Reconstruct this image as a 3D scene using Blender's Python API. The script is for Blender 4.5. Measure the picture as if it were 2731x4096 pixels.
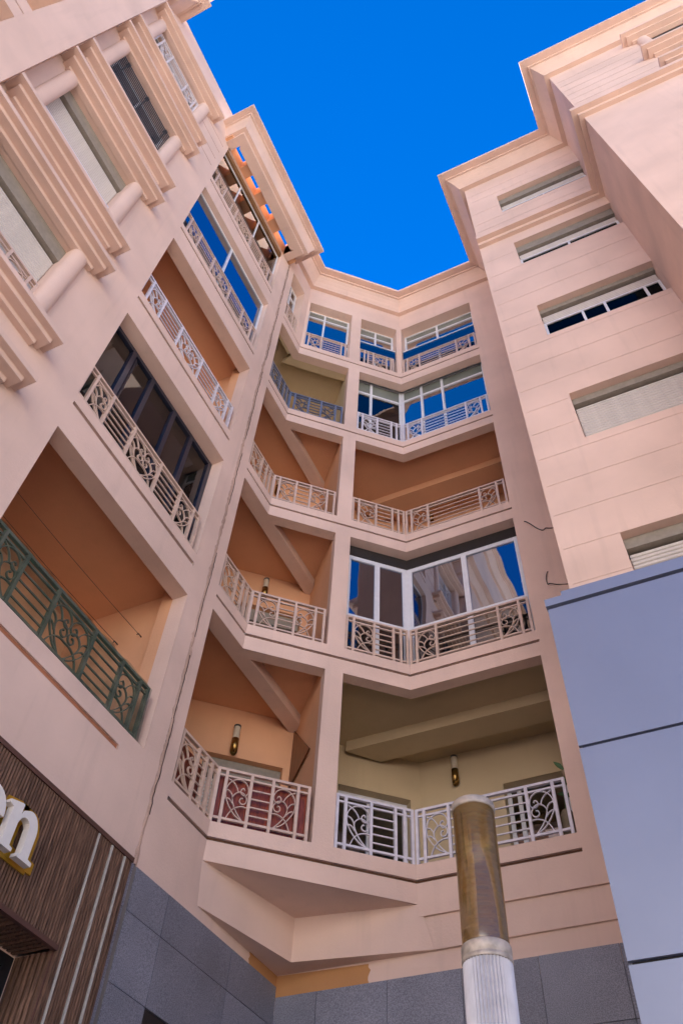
import bpy, math, random
from mathutils import Vector, Matrix
random.seed(7)
scene = bpy.context.scene
for o in list(bpy.data.objects): bpy.data.objects.remove(o)

# ------------------------------------------------------------------ camera
cam_d = bpy.data.cameras.new('camera'); cam = bpy.data.objects.new('camera', cam_d)
scene.collection.objects.link(cam); scene.camera = cam
cam_d.sensor_fit = 'VERTICAL'; cam_d.sensor_height = 36.0; cam_d.lens = 28.696
cam_d.clip_start = 0.05; cam_d.clip_end = 3000
cam.matrix_world = Matrix(((0.90594868, 0.31250192, 0.28565632, 0.0),
                           (0.42119497, -0.7337916, -0.53305223, 0.0),
                           (0.04303236, 0.60323497, -0.79640177, 1.6), (0, 0, 0, 1)))
scene.render.resolution_x, scene.render.resolution_y = 682, 1024

# ------------------------------------------------------------------ sky and sun
SUN_EL, SUN_AZ = math.radians(58), math.radians(120)     # azimuth from +x, counter-clockwise
world = bpy.data.worlds.new('World'); scene.world = world; world.use_nodes = True
wn = world.node_tree.nodes; wl = world.node_tree.links; wn.clear()
sky = wn.new('ShaderNodeTexSky'); sky.sky_type = 'NISHITA'; sky.sun_disc = False
sky.sun_elevation = SUN_EL; sky.sun_rotation = math.pi / 2 - SUN_AZ
sky.altitude = 1500; sky.air_density = 1.0; sky.dust_density = 0.0; sky.ozone_density = 3.5
hs = wn.new('ShaderNodeHueSaturation'); hs.inputs['Saturation'].default_value = 1.36
hs.inputs['Hue'].default_value = 0.511; hs.inputs['Value'].default_value = 1.0
bg = wn.new('ShaderNodeBackground'); bg.inputs['Strength'].default_value = 0.060
wo = wn.new('ShaderNodeOutputWorld')
wl.new(sky.outputs[0], hs.inputs['Color']); wl.new(hs.outputs[0], bg.inputs[0]); wl.new(bg.outputs[0], wo.inputs[0])
sun_d = bpy.data.lights.new('sun', 'SUN'); sun_d.energy = 5.0; sun_d.angle = math.radians(0.53)
sun_d.color = (1.0, 0.96, 0.91)
sun = bpy.data.objects.new('sun', sun_d); scene.collection.objects.link(sun)
sdir = Vector((math.cos(SUN_EL) * math.cos(SUN_AZ), math.cos(SUN_EL) * math.sin(SUN_AZ), math.sin(SUN_EL)))
sun.rotation_euler = sdir.to_track_quat('Z', 'Y').to_euler(); sun.location = (0, 0, 60)
vs = scene.view_settings
vs.view_transform = 'Standard'; vs.look = 'None'; vs.exposure = 2.2; vs.gamma = 1.0; vs.use_curve_mapping = False
scene.render.engine = 'CYCLES'; scene.cycles.max_bounces = 14; scene.cycles.diffuse_bounces = 4; scene.cycles.transparent_max_bounces = 24

# ------------------------------------------------------------------ materials
def srgb(r, g, b):
    f = lambda c: c / 12.92 if c <= 0.04045 else ((c + 0.055) / 1.055) ** 2.4
    return (f(r / 255), f(g / 255), f(b / 255), 1)

def nodes(name):
    m = bpy.data.materials.new(name); m.use_nodes = True
    nt = m.node_tree; return m, nt, nt.nodes, nt.links, nt.nodes['Principled BSDF']

def plaster(name, col, rough=0.85, bump=0.25, var=0.10, bevel=0.008, streak=0.03):
    m, nt, n, l, p = nodes(name)
    tc = n.new('ShaderNodeTexCoord')
    a = n.new('ShaderNodeTexNoise'); a.inputs['Scale'].default_value = 0.9; a.inputs['Detail'].default_value = 6
    l.new(tc.outputs['Object'], a.inputs['Vector'])
    mp = n.new('ShaderNodeMapping'); mp.inputs['Scale'].default_value = (5, 5, 0.35)
    l.new(tc.outputs['Object'], mp.inputs['Vector'])
    s = n.new('ShaderNodeTexNoise'); s.inputs['Scale'].default_value = 1.6; s.inputs['Detail'].default_value = 4
    l.new(mp.outputs[0], s.inputs['Vector'])
    r1 = n.new('ShaderNodeMapRange'); r1.inputs[1].default_value = 0.3; r1.inputs[2].default_value = 0.7
    r1.inputs[3].default_value = 1 - var; r1.inputs[4].default_value = 1 + var * 0.5
    l.new(a.outputs['Fac'], r1.inputs[0])
    r2 = n.new('ShaderNodeMapRange'); r2.inputs[1].default_value = 0.56; r2.inputs[2].default_value = 0.72
    r2.inputs[3].default_value = 1.0; r2.inputs[4].default_value = 1 - streak
    l.new(s.outputs['Fac'], r2.inputs[0])
    mu = n.new('ShaderNodeMath'); mu.operation = 'MULTIPLY'
    l.new(r1.outputs[0], mu.inputs[0]); l.new(r2.outputs[0], mu.inputs[1])
    mx = n.new('ShaderNodeVectorMath'); mx.operation = 'SCALE'; mx.inputs[0].default_value = col[:3]
    l.new(mu.outputs[0], mx.inputs['Scale']); l.new(mx.outputs[0], p.inputs['Base Color'])
    b = n.new('ShaderNodeTexNoise'); b.inputs['Scale'].default_value = 38; b.inputs['Detail'].default_value = 5
    b.inputs['Roughness'].default_value = 0.65
    l.new(tc.outputs['Object'], b.inputs['Vector'])
    bp = n.new('ShaderNodeBump'); bp.inputs['Strength'].default_value = bump; bp.inputs['Distance'].default_value = 0.012
    l.new(b.outputs['Fac'], bp.inputs['Height'])
    if bevel:
        bv = n.new('ShaderNodeBevel'); bv.samples = 3; bv.inputs['Radius'].default_value = bevel
        l.new(bv.outputs[0], bp.inputs['Normal'])
    l.new(bp.outputs[0], p.inputs['Normal'])
    p.inputs['Roughness'].default_value = rough; p.inputs['Specular IOR Level'].default_value = 0.25
    return m

def paint(name, col, rough=0.45, metal=0.0, var=0.12, scale=14, bump=0.0):
    m, nt, n, l, p = nodes(name)
    tc = n.new('ShaderNodeTexCoord'); a = n.new('ShaderNodeTexNoise')
    a.inputs['Scale'].default_value = scale; a.inputs['Detail'].default_value = 5
    l.new(tc.outputs['Object'], a.inputs['Vector'])
    r = n.new('ShaderNodeMapRange'); r.inputs[1].default_value = 0.3; r.inputs[2].default_value = 0.7
    r.inputs[3].default_value = 1 - var; r.inputs[4].default_value = 1 + var * 0.4
    l.new(a.outputs['Fac'], r.inputs[0])
    mx = n.new('ShaderNodeVectorMath'); mx.operation = 'SCALE'; mx.inputs[0].default_value = col[:3]
    l.new(r.outputs[0], mx.inputs['Scale']); l.new(mx.outputs[0], p.inputs['Base Color'])
    p.inputs['Roughness'].default_value = rough; p.inputs['Metallic'].default_value = metal
    if bump:
        bp = n.new('ShaderNodeBump'); bp.inputs['Strength'].default_value = bump; bp.inputs['Distance'].default_value = 0.01
        l.new(a.outputs['Fac'], bp.inputs['Height']); l.new(bp.outputs[0], p.inputs['Normal'])
    return m

def wood(name, c1, c2, axis='Z', scale=9, rough=0.5):
    m, nt, n, l, p = nodes(name)
    tc = n.new('ShaderNodeTexCoord'); mp = n.new('ShaderNodeMapping')
    mp.inputs['Scale'].default_value = {'Z': (6, 6, 0.5), 'X': (0.5, 6, 6), 'Y': (6, .5, 6)}[axis]
    oi = n.new('ShaderNodeObjectInfo'); ad = n.new('ShaderNodeVectorMath'); ad.operation = 'ADD'
    sc = n.new('ShaderNodeMath'); sc.operation = 'MULTIPLY'; sc.inputs[1].default_value = 37.0
    l.new(oi.outputs['Random'], sc.inputs[0]); l.new(tc.outputs['Object'], ad.inputs[0]); l.new(sc.outputs[0], ad.inputs[1])
    l.new(ad.outputs[0], mp.inputs['Vector'])
    a = n.new('ShaderNodeTexNoise'); a.inputs['Scale'].default_value = scale; a.inputs['Detail'].default_value = 8
    a.inputs['Distortion'].default_value = 1.2; l.new(mp.outputs[0], a.inputs['Vector'])
    cr = n.new('ShaderNodeValToRGB'); cr.color_ramp.elements[0].position = 0.35; cr.color_ramp.elements[1].position = 0.68
    cr.color_ramp.elements[0].color = c1; cr.color_ramp.elements[1].color = c2
    l.new(a.outputs['Fac'], cr.inputs[0])
    rr = n.new('ShaderNodeMapRange'); rr.inputs[3].default_value = 0.75; rr.inputs[4].default_value = 1.2
    l.new(oi.outputs['Random'], rr.inputs[0])
    mx = n.new('ShaderNodeVectorMath'); mx.operation = 'SCALE'
    l.new(cr.outputs[0], mx.inputs[0]); l.new(rr.outputs[0], mx.inputs['Scale'])
    l.new(mx.outputs[0], p.inputs['Base Color']); p.inputs['Roughness'].default_value = rough
    return m

def granite(name):
    m, nt, n, l, p = nodes(name)
    tc = n.new('ShaderNodeTexCoord')
    a = n.new('ShaderNodeTexNoise'); a.inputs['Scale'].default_value = 110; a.inputs['Detail'].default_value = 3
    b = n.new('ShaderNodeTexVoronoi'); b.inputs['Scale'].default_value = 190
    c = n.new('ShaderNodeTexNoise'); c.inputs['Scale'].default_value = 1.3; c.inputs['Detail'].default_value = 4
    for x in (a, b, c): l.new(tc.outputs['Object'], x.inputs['Vector'])
    cr = n.new('ShaderNodeValToRGB'); e = cr.color_ramp.elements
    e[0].position = 0.38; e[0].color = srgb(106, 108, 120); e[1].position = 0.62; e[1].color = srgb(144, 145, 156)
    l.new(a.outputs['Fac'], cr.inputs[0])
    cr2 = n.new('ShaderNodeValToRGB'); e = cr2.color_ramp.elements
    e[0].color = (0.82, 0.82, 0.82, 1); e[1].color = (1.05, 1.05, 1.05, 1); e[1].position = 0.5
    l.new(b.outputs['Color'], cr2.inputs[0])
    mx = n.new('ShaderNodeMix'); mx.data_type = 'RGBA'; mx.blend_type = 'MULTIPLY'; mx.inputs['Factor'].default_value = 1
    l.new(cr.outputs[0], mx.inputs['A']); l.new(cr2.outputs[0], mx.inputs['B'])
    r = n.new('ShaderNodeMapRange'); r.inputs[1].default_value = 0.3; r.inputs[2].default_value = 0.7
    r.inputs[3].default_value = 0.8; r.inputs[4].default_value = 1.1; l.new(c.outputs['Fac'], r.inputs[0])
    oi = n.new('ShaderNodeObjectInfo'); r3 = n.new('ShaderNodeMapRange'); r3.inputs[3].default_value = 0.86; r3.inputs[4].default_value = 1.1
    l.new(oi.outputs['Random'], r3.inputs[0])
    m2 = n.new('ShaderNodeMath'); m2.operation = 'MULTIPLY'; l.new(r.outputs[0], m2.inputs[0]); l.new(r3.outputs[0], m2.inputs[1])
    sc = n.new('ShaderNodeVectorMath'); sc.operation = 'SCALE'; l.new(mx.outputs['Result'], sc.inputs[0]); l.new(m2.outputs[0], sc.inputs['Scale'])
    l.new(sc.outputs[0], p.inputs['Base Color']); p.inputs['Roughness'].default_value = 0.5
    return m

def glass(name, tint, base=0.25, rough=0.0, ior=1.5, refl=(.95, .95, .95, 1)):
    m = bpy.data.materials.new(name); m.use_nodes = True; nt = m.node_tree; n = nt.nodes; l = nt.links; n.clear()
    out = n.new('ShaderNodeOutputMaterial'); tr = n.new('ShaderNodeBsdfTransparent'); tr.inputs[0].default_value = tint
    gl = n.new('ShaderNodeBsdfGlossy'); gl.inputs['Roughness'].default_value = rough; gl.inputs[0].default_value = refl
    fr = n.new('ShaderNodeFresnel'); fr.inputs[0].default_value = ior
    ma = n.new('ShaderNodeMath'); ma.operation = 'MULTIPLY_ADD'; ma.inputs[1].default_value = 1 - base; ma.inputs[2].default_value = base
    l.new(fr.outputs[0], ma.inputs[0])
    tc = n.new('ShaderNodeTexCoord'); ns = n.new('ShaderNodeTexNoise'); ns.inputs['Scale'].default_value = 1.1; ns.inputs['Detail'].default_value = 1
    bp = n.new('ShaderNodeBump'); bp.inputs['Strength'].default_value = 0.12; bp.inputs['Distance'].default_value = 0.03
    l.new(tc.outputs['Object'], ns.inputs['Vector']); l.new(ns.outputs['Fac'], bp.inputs['Height']); l.new(bp.outputs[0], gl.inputs['Normal'])
    mx = n.new('ShaderNodeMixShader'); l.new(ma.outputs[0], mx.inputs[0]); l.new(tr.outputs[0], mx.inputs[1]); l.new(gl.outputs[0], mx.inputs[2])
    l.new(mx.outputs[0], out.inputs[0]); return m

def screen_mesh(name, col, opacity):
    m = bpy.data.materials.new(name); m.use_nodes = True; nt = m.node_tree; n = nt.nodes; l = nt.links; n.clear()
    out = n.new('ShaderNodeOutputMaterial'); tr = n.new('ShaderNodeBsdfTransparent'); df = n.new('ShaderNodeBsdfDiffuse')
    df.inputs[0].default_value = col; mx = n.new('ShaderNodeMixShader')
    tc = n.new('ShaderNodeTexCoord'); ns = n.new('ShaderNodeTexNoise'); ns.inputs['Scale'].default_value = 5; ns.inputs['Detail'].default_value = 5
    r = n.new('ShaderNodeMapRange'); r.inputs[1].default_value = 0.3; r.inputs[2].default_value = 0.7
    r.inputs[3].default_value = opacity - .13; r.inputs[4].default_value = opacity + .13
    l.new(tc.outputs['Object'], ns.inputs['Vector']); l.new(ns.outputs['Fac'], r.inputs[0]); l.new(r.outputs[0], mx.inputs[0])
    l.new(tr.outputs[0], mx.inputs[1]); l.new(df.outputs[0], mx.inputs[2]); l.new(mx.outputs[0], out.inputs[0]); return m

MT = {}
MT['pink'] = plaster('pink_plaster', srgb(229, 199, 181), var=.12, streak=.05)
MT['pink_smooth'] = plaster('pink_jamb_plaster', srgb(229, 199, 181), bevel=0)
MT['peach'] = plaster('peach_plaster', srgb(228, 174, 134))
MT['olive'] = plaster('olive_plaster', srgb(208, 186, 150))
MT['ochre'] = plaster('ochre_primer', srgb(192, 140, 92), var=0.16)
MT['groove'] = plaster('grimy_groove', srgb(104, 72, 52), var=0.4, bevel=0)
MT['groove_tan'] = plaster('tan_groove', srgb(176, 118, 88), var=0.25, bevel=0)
MT['joint'] = plaster('joint_filler', srgb(206, 172, 152), var=0.3, bump=1.0, bevel=0)
MT['mortar'] = plaster('grey_mortar', srgb(136, 128, 122), var=.3, bump=.8, bevel=0)
MT['crack'] = paint('crack_black', srgb(38, 30, 26), 0.9)
MT['granite'] = granite('grey_granite')
MT['cream_rail'] = paint('cream_railing_paint', srgb(214, 186, 166), 0.4)
MT['white_rail'] = paint('white_railing_paint', srgb(222, 216, 220), 0.35)
MT['blue_rail'] = paint('slate_blue_railing_paint', srgb(110, 116, 132), 0.35)
MT['green_rail'] = paint('grey_green_railing_paint', srgb(128, 128, 110), 0.45)
MT['white_frame'] = paint('white_window_frame', srgb(226, 226, 228), 0.3, var=.06)
MT['navy_frame'] = paint('navy_window_frame', srgb(34, 36, 52), 0.3, var=.06)
MT['shutter'] = paint('cream_shutter', srgb(214, 206, 196), 0.45, var=.08)
MT['shutter_box'] = paint('grey_shutter_box', srgb(150, 142, 128), 0.6, var=.15)
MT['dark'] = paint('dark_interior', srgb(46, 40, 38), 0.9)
MT['room'] = paint('room_wall', srgb(206, 200, 190), 0.9)
MT['steel'] = paint('dark_steel', srgb(84, 82, 84), 0.35, 0.6)
MT['blue_glass'] = glass('blue_reflective_glass', (.70, .78, .80, 1), 0.48)
MT['clear_glass'] = glass('clear_window_glass', (.97, .97, .97, 1), 0.03, ior=1.4)
MT['transom_reflection'] = paint('painted_transom_reflection', srgb(132, 136, 126), .22, var=.25, scale=2)  # soffit reflection painted as opaque grey green in place of glass
MT['mirror_glass'] = glass('dark_reflective_glass', (.14, .15, .18, 1), 0.42, refl=(.60, .68, .82, 1))
MT['bluegreen_glass'] = glass('dark_green_glass', (.12, .17, .16, 1), 0.0, 0.0, 1.1)
MT['navy_glass'] = glass('dark_navy_glass', (.05, .06, .09, 1), 0.10)
MT['pale_glass'] = glass('pale_reflecting_glass', (.98, .98, .98, 1), 0.03, ior=1.35)
MT['rail_glass'] = glass('frameless_blue_glass', (.30, .52, .72, 1), 0.16)
MT['panel'] = paint('blue_grey_composite_panel', srgb(136, 144, 166), 0.34, 0.2, var=.06, scale=1.2)
MT['gasket'] = paint('black_gasket', srgb(30, 28, 28), 0.8)
MT['slat'] = wood('walnut_slat', srgb(80, 58, 46), srgb(138, 106, 86))
MT['trim_brown'] = paint('brown_trim', srgb(92, 62, 54), 0.45)
MT['light_strip'] = paint('pale_strip', srgb(196, 190, 180), 0.4)
MT['letter'] = paint('white_acrylic_letter', srgb(236, 230, 222), 0.3, var=.04)
MT['gold'] = paint('gold_plate', srgb(196, 152, 48), 0.32, 0.45, var=.1, scale=4)
MT['black_frame'] = paint('black_shop_frame', srgb(24, 22, 24), 0.4)
MT['shop_glass'] = glass('dark_shop_glass', (.12, .11, .10, 1), 0.22)
MT['alu'] = paint('matte_aluminium', srgb(190, 188, 194), 0.5, 0.25, var=.12)
MT['alu_worn'] = paint('worn_aluminium', srgb(184, 172, 160), 0.55, 0.35, var=.4, scale=22)
def amber(name):
    m, nt, n, l, p = nodes(name)
    p.inputs['Base Color'].default_value = srgb(168, 132, 76); p.inputs['Roughness'].default_value = 0.1; p.inputs['Specular IOR Level'].default_value = .8
    tr = n.new('ShaderNodeBsdfTransparent'); tr.inputs[0].default_value = (.82, .72, .50, 1)
    mx = n.new('ShaderNodeMixShader'); mx.inputs[0].default_value = .33
    l.new(tr.outputs[0], mx.inputs[1]); l.new(p.outputs[0], mx.inputs[2])
    gl = n.new('ShaderNodeBsdfGlossy'); gl.inputs['Roughness'].default_value = .12; m2 = n.new('ShaderNodeMixShader'); m2.inputs[0].default_value = .10
    l.new(mx.outputs[0], m2.inputs[1]); l.new(gl.outputs[0], m2.inputs[2]); l.new(m2.outputs[0], n['Material Output'].inputs[0]); return m
MT['amber_tube'] = amber('smoked_amber_acrylic')
MT['louvre'] = paint('bronze_louvre', srgb(84, 64, 38), 0.4, 0.2)
MT['core'] = paint('sky_tinted_lamp_core', srgb(84, 112, 150), 0.3, 0.1)  # blue puts the tube's sky reflection band into the core colour
MT['frost'] = paint('frosted_lamp_glass', srgb(206, 192, 170), 0.35)
MT['brass'] = paint('brass_lamp_body', srgb(150, 118, 66), 0.25, 0.85)
MT['redwood'] = wood('red_brown_board', srgb(92, 34, 20), srgb(150, 72, 44), rough=.4)
MT['brownwood'] = wood('brown_board', srgb(88, 48, 24), srgb(140, 84, 46), rough=.45)
MT['blue_cloth'] = paint('blue_cloth', srgb(24, 66, 140), .8)
MT['floral'] = paint('red_white_cloth', srgb(190, 120, 140), .9, var=.6, scale=30)
MT['curtain'] = paint('pale_curtain', srgb(238, 230, 224), .9, var=.05)
MT['mesh'] = screen_mesh('green_shade_netting', srgb(44, 74, 60), .36)
MT['wire'] = paint('black_cable', srgb(58, 50, 46), .7)
MT['leaf'] = paint('plant_leaf', srgb(58, 96, 40), .5, var=.3)
MT['pot'] = paint('clay_pot', srgb(134, 118, 92), .8, var=.3)
MT['beam_wood'] = wood('dark_pergola_timber', srgb(96, 66, 38), srgb(150, 106, 62), 'Y', rough=.6)
MT['cream_wall'] = plaster('cream_facade', srgb(238, 234, 230), bevel=0)
MT['paving'] = plaster('pale_paving', srgb(170, 156, 146), bevel=0, var=.2)
MT['roof'] = plaster('pale_roof', srgb(200, 188, 172), bevel=0)

# ------------------------------------------------------------------ builders
COL = scene.collection
def empty(name, loc=(0, 0, 0)):
    o = bpy.data.objects.new(name, None); COL.objects.link(o); o.location = loc; o.empty_display_size = .3; return o
def tag(o, label, cat, group=None, kind=None):
    if label: o['label'] = label
    if cat: o['category'] = cat
    if group: o['group'] = group
    if kind: o['kind'] = kind
    return o
def link(me, name, mat=None, parent=None, smooth=False):
    if mat and not me.materials: me.materials.append(mat)
    if smooth:
        for f in me.polygons: f.use_smooth = True
    o = bpy.data.objects.new(name, me); COL.objects.link(o)
    if parent:
        o.parent = parent
        if parent.parent is None: o.matrix_parent_inverse = Matrix.Translation(-parent.location)
    return o

class Fr:
    """vertical plane: origin, in-plane horizontal axis u, outward normal n"""
    def __init__(s, o, u, n):
        s.o, s.u, s.n = Vector(o), Vector(u), Vector(n)
    def p(s, u, z, d=0.0):
        q = s.o + s.u * u + s.n * d
        return (q.x, q.y, z)
    def back(s, k): return Fr(s.o - s.n * k, s.u, s.n)

class MB:
    def __init__(s): s.v, s.f = [], []
    def add(s, pts, faces):
        b = len(s.v); s.v += [tuple(p) for p in pts]; s.f += [tuple(b + i for i in f) for f in faces]; return s
    def poly(s, pts): return s.add(pts, [tuple(range(len(pts)))])
    def box(s, F, u0, u1, z0, z1, d0, d1):
        P = [F.p(u, z, d) for d in (d0, d1) for z in (z0, z1) for u in (u0, u1)]
        return s.add(P, [(0, 2, 3, 1), (4, 5, 7, 6), (0, 1, 5, 4), (2, 6, 7, 3), (0, 4, 6, 2), (1, 3, 7, 5)])
    def wall(s, F, u0, u1, z0, z1, ops=(), d=0.0):
        """front sheet with rectangular openings (u0,u1,z0,z1,depth,back?) and their reveals"""
        us = sorted({u0, u1} | {x for o in ops for x in o[:2] if u0 <= x <= u1})
        zs = sorted({z0, z1} | {x for o in ops for x in o[2:4] if z0 <= x <= z1})
        for a, b in zip(us, us[1:]):
            for c, e in zip(zs, zs[1:]):
                m, k = (a + b) / 2, (c + e) / 2
                if any(o[0] < m < o[1] and o[2] < k < o[3] for o in ops): continue
                s.poly([F.p(a, c, d), F.p(b, c, d), F.p(b, e, d), F.p(a, e, d)])
        for o in ops:
            a, b, c, e, t = o[:5]; q = d - t
            if a > u0 + 1e-6: s.poly([F.p(a, c, d), F.p(a, e, d), F.p(a, e, q), F.p(a, c, q)])
            if b < u1 - 1e-6: s.poly([F.p(b, e, d), F.p(b, c, d), F.p(b, c, q), F.p(b, e, q)])
            s.poly([F.p(a, c, d), F.p(a, c, q), F.p(b, c, q), F.p(b, c, d)])
            s.poly([F.p(a, e, d), F.p(b, e, d), F.p(b, e, q), F.p(a, e, q)])
            if len(o) > 5 and o[5]: s.poly([F.p(a, c, q), F.p(b, c, q), F.p(b, e, q), F.p(a, e, q)])
        return s
    def prism(s, pts, z0, z1):
        n = len(pts); P = [(x, y, z0) for x, y in pts] + [(x, y, z1) for x, y in pts]
        return s.add(P, [tuple(range(n))[::-1], tuple(range(n, 2 * n))] + [(i, (i + 1) % n, n + (i + 1) % n, n + i) for i in range(n)])
    def fprism(s, F, pts, d0, d1):
        n = len(pts); P = [F.p(u, z, d0) for u, z in pts] + [F.p(u, z, d1) for u, z in pts]
        return s.add(P, [tuple(range(n))[::-1], tuple(range(n, 2 * n))] + [(i, (i + 1) % n, n + (i + 1) % n, n + i) for i in range(n)])
    def tube(s, pts, r, n=6, r1=None):
        pts = [Vector(p) for p in pts]; rings = []
        for i, p in enumerate(pts):
            t = (pts[min(i + 1, len(pts) - 1)] - pts[max(i - 1, 0)]).normalized()
            a = t.cross(Vector((0, 0, 1)))
            if a.length < 1e-3: a = t.cross(Vector((1, 0, 0)))
            a.normalize(); b = t.cross(a)
            rr = r if r1 is None else r + (r1 - r) * i / (len(pts) - 1)
            rings.append([p + (a * math.cos(2 * math.pi * k / n) + b * math.sin(2 * math.pi * k / n)) * rr for k in range(n)])
        P = [q for R_ in rings for q in R_]; m = len(rings)
        Fc = [(i * n + k, i * n + (k + 1) % n, (i + 1) * n + (k + 1) % n, (i + 1) * n + k) for i in range(m - 1) for k in range(n)]
        return s.add(P, Fc + [tuple(range(n))[::-1], tuple(range((m - 1) * n, m * n))])
    def lathe(s, c, prof, n=32, cap=True):
        P = [(c[0] + r * math.cos(2 * math.pi * k / n), c[1] + r * math.sin(2 * math.pi * k / n), z) for r, z in prof for k in range(n)]
        Fc = [(i * n + k, i * n + (k + 1) % n, (i + 1) * n + (k + 1) % n, (i + 1) * n + k) for i in range(len(prof) - 1) for k in range(n)]
        s.add(P, Fc)
        if cap: s.poly(P[:n][::-1]); s.poly(P[-n:])
        return s
    def sweep(s, path, prof, pre=None, post=None, closed=False):
        """profile (offset, z) swept along a plan path; outward is to the right of the path"""
        Q = [Vector(p) for p in path]
        ext = ([Vector(pre)] if pre else []) + Q + ([Vector(post)] if post else []); off = 1 if pre else 0
        nor = []
        for a, b in zip(ext, ext[1:]):
            t = (b - a).normalized(); nor.append(Vector((t.y, -t.x)))
        B = []
        for i in range(len(Q)):
            j = i + off; n1 = nor[max(j - 1, 0)]; n2 = nor[min(j, len(nor) - 1)]
            B.append((n1 + n2) / (1 + n1.dot(n2)))
        m = len(prof); P = [(q.x + b.x * d, q.y + b.y * d, z) for q, b in zip(Q, B) for d, z in prof]
        Fc = [(i * m + k, i * m + k + 1, (i + 1) * m + k + 1, (i + 1) * m + k) for i in range(len(Q) - 1) for k in range(m - 1)]
        Fc += [(i * m + m - 1, i * m, (i + 1) * m, (i + 1) * m + m - 1) for i in range(len(Q) - 1)]
        if not pre: Fc.append(tuple(range(m))[::-1])
        if not post: Fc.append(tuple(range((len(Q) - 1) * m, len(Q) * m)))
        return s.add(P, Fc)
    def build(s, name, mat, parent=None, smooth=False):
        me = bpy.data.meshes.new(name); me.from_pydata(s.v, [], s.f); me.update()
        return link(me, name, MT[mat] if isinstance(mat, str) else mat, parent, smooth)

# ------------------------------------------------------------------ plan of the court (metres)
XL, YR = -4.93, 8.30
mA, mB = Vector((-4.93, 6.67)), Vector((-3.157, 8.30))
eM = (mB - mA).normalized(); nM = Vector((eM.y, -eM.x)); LM = (mB - mA).length
FL = Fr((XL, 0), (0, 1), (1, 0))             # left facade, u = y
FM = Fr(mA, eM, nM)                          # chamfer, u = distance from the left fold
FR = Fr((0, YR), (1, 0), (0, -1))            # rear facade, u = x
XB, YB = -0.52, 5.99
FB = Fr((0, YB), (1, 0), (0, -1))            # right block front
X2, Y2 = 1.98, 4.48
F2 = Fr((0, Y2), (1, 0), (0, -1))            # nearer right block front
F2S = Fr((X2, 0), (0, -1), (-1, 0))          # its side, u = -y
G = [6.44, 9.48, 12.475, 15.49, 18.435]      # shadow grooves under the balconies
BOT = [g - .265 for g in G]; BOT[4] = 18.12
SILL = [g + .2 for g in G]
CEIL = [b + .18 for b in BOT[1:]] + [21.2]
ZTOP = 21.9

def fold(C, n1, n2, off):
    b = (n1 + n2) / (1 + n1.dot(n2)); q = C - b * off; return (q.x, q.y)
NL, NR = Vector((1, 0)), Vector((0, -1))
lf = lambda off: fold(mA, NL, nM, off)
rf = lambda off: fold(mB, nM, NR, off)
EXT = .39                                    # how far a plane set back by d runs past the folds, per metre
# ------------------------------------------------------------------ ground
o = MB().poly([(-150, -150, 0), (150, -150, 0), (150, 150, 0), (-150, 150, 0)]).build('ground', 'paving')
tag(o, None, None, kind='structure')

# ------------------------------------------------------------------ three buildings
left_b = tag(empty('apartment_building', (-6.5, 2.5, 0)),
             'pink apartment block on the left with stepped window hoods beside the cracked joint', 'building')
corner_b = tag(empty('apartment_building', (-4, 9, 0)),
               'pink apartment block filling the chamfered corner with stacked balconies', 'building')
right_b = tag(empty('apartment_building', (1, 7, 0)),
              'pale pink apartment block on the right with roller shutters and banded walls', 'building')

# scroll panel: bent flat iron, nominal 0.30 x 0.50
def catmull(pts, k=7):
    P = [pts[0]] + list(pts) + [pts[-1]]; out = []
    for i in range(1, len(P) - 2):
        for j in range(k):
            t = j / k; a, b, c, d = P[i - 1], P[i], P[i + 1], P[i + 2]
            out.append(tuple(.5 * (2 * b[q] + (c[q] - a[q]) * t + (2 * a[q] - 5 * b[q] + 4 * c[q] - d[q]) * t * t +
                                   (3 * b[q] - a[q] - 3 * c[q] + d[q]) * t ** 3) for q in (0, 1)))
    out.append(pts[-1]); return out
SCROLL = [
    [(.86, .0), (.55, .10), (.27, .27), (.07, .46), (.01, .62), (.08, .82), (.30, .95), (.60, .99), (.86, .92), (.985, .78), (.95, .66), (.80, .615), (.68, .66), (.66, .745), (.76, .79), (.83, .745)],
    [(.88, .0), (.62, .16), (.42, .34), (.34, .50), (.42, .62), (.62, .685), (.84, .64), (.96, .53), (.90, .425), (.76, .40), (.66, .455), (.69, .53), (.79, .54)],
    [(.04, .96), (.30, .885), (.47, .77), (.54, .675)],
    [(.0, .69), (.18, .655), (.30, .575), (.345, .48)],
    [(.0, .465), (.15, .475), (.28, .43), (.37, .36)],
    [(1.0, .335), (.75, .335), (.48, .27), (.30, .15), (.18, .0)]]
def scroll_mesh():
    mb = MB(); W_, H_ = .30, .50; hw, hd = .0055, .011
    for c in SCROLL:
        q = [Vector((x * W_, y * H_)) for x, y in catmull(c)]; P = []
        for i, p in enumerate(q):
            t = (q[min(i + 1, len(q) - 1)] - q[max(i - 1, 0)]).normalized(); a = Vector((-t.y, t.x)) * hw
            P += [(p.x + a.x, hd, p.y + a.y), (p.x - a.x, hd, p.y - a.y), (p.x - a.x, -hd, p.y - a.y), (p.x + a.x, -hd, p.y + a.y)]
        n = len(q)
        mb.add(P, [(i * 4 + k, i * 4 + (k + 1) % 4, i * 4 + 4 + (k + 1) % 4, i * 4 + 4 + k) for i in range(n - 1) for k in range(4)])
    me = bpy.data.meshes.new('scroll'); me.from_pydata(mb.v, [], mb.f); me.update(); return me
SCR = {}
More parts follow.
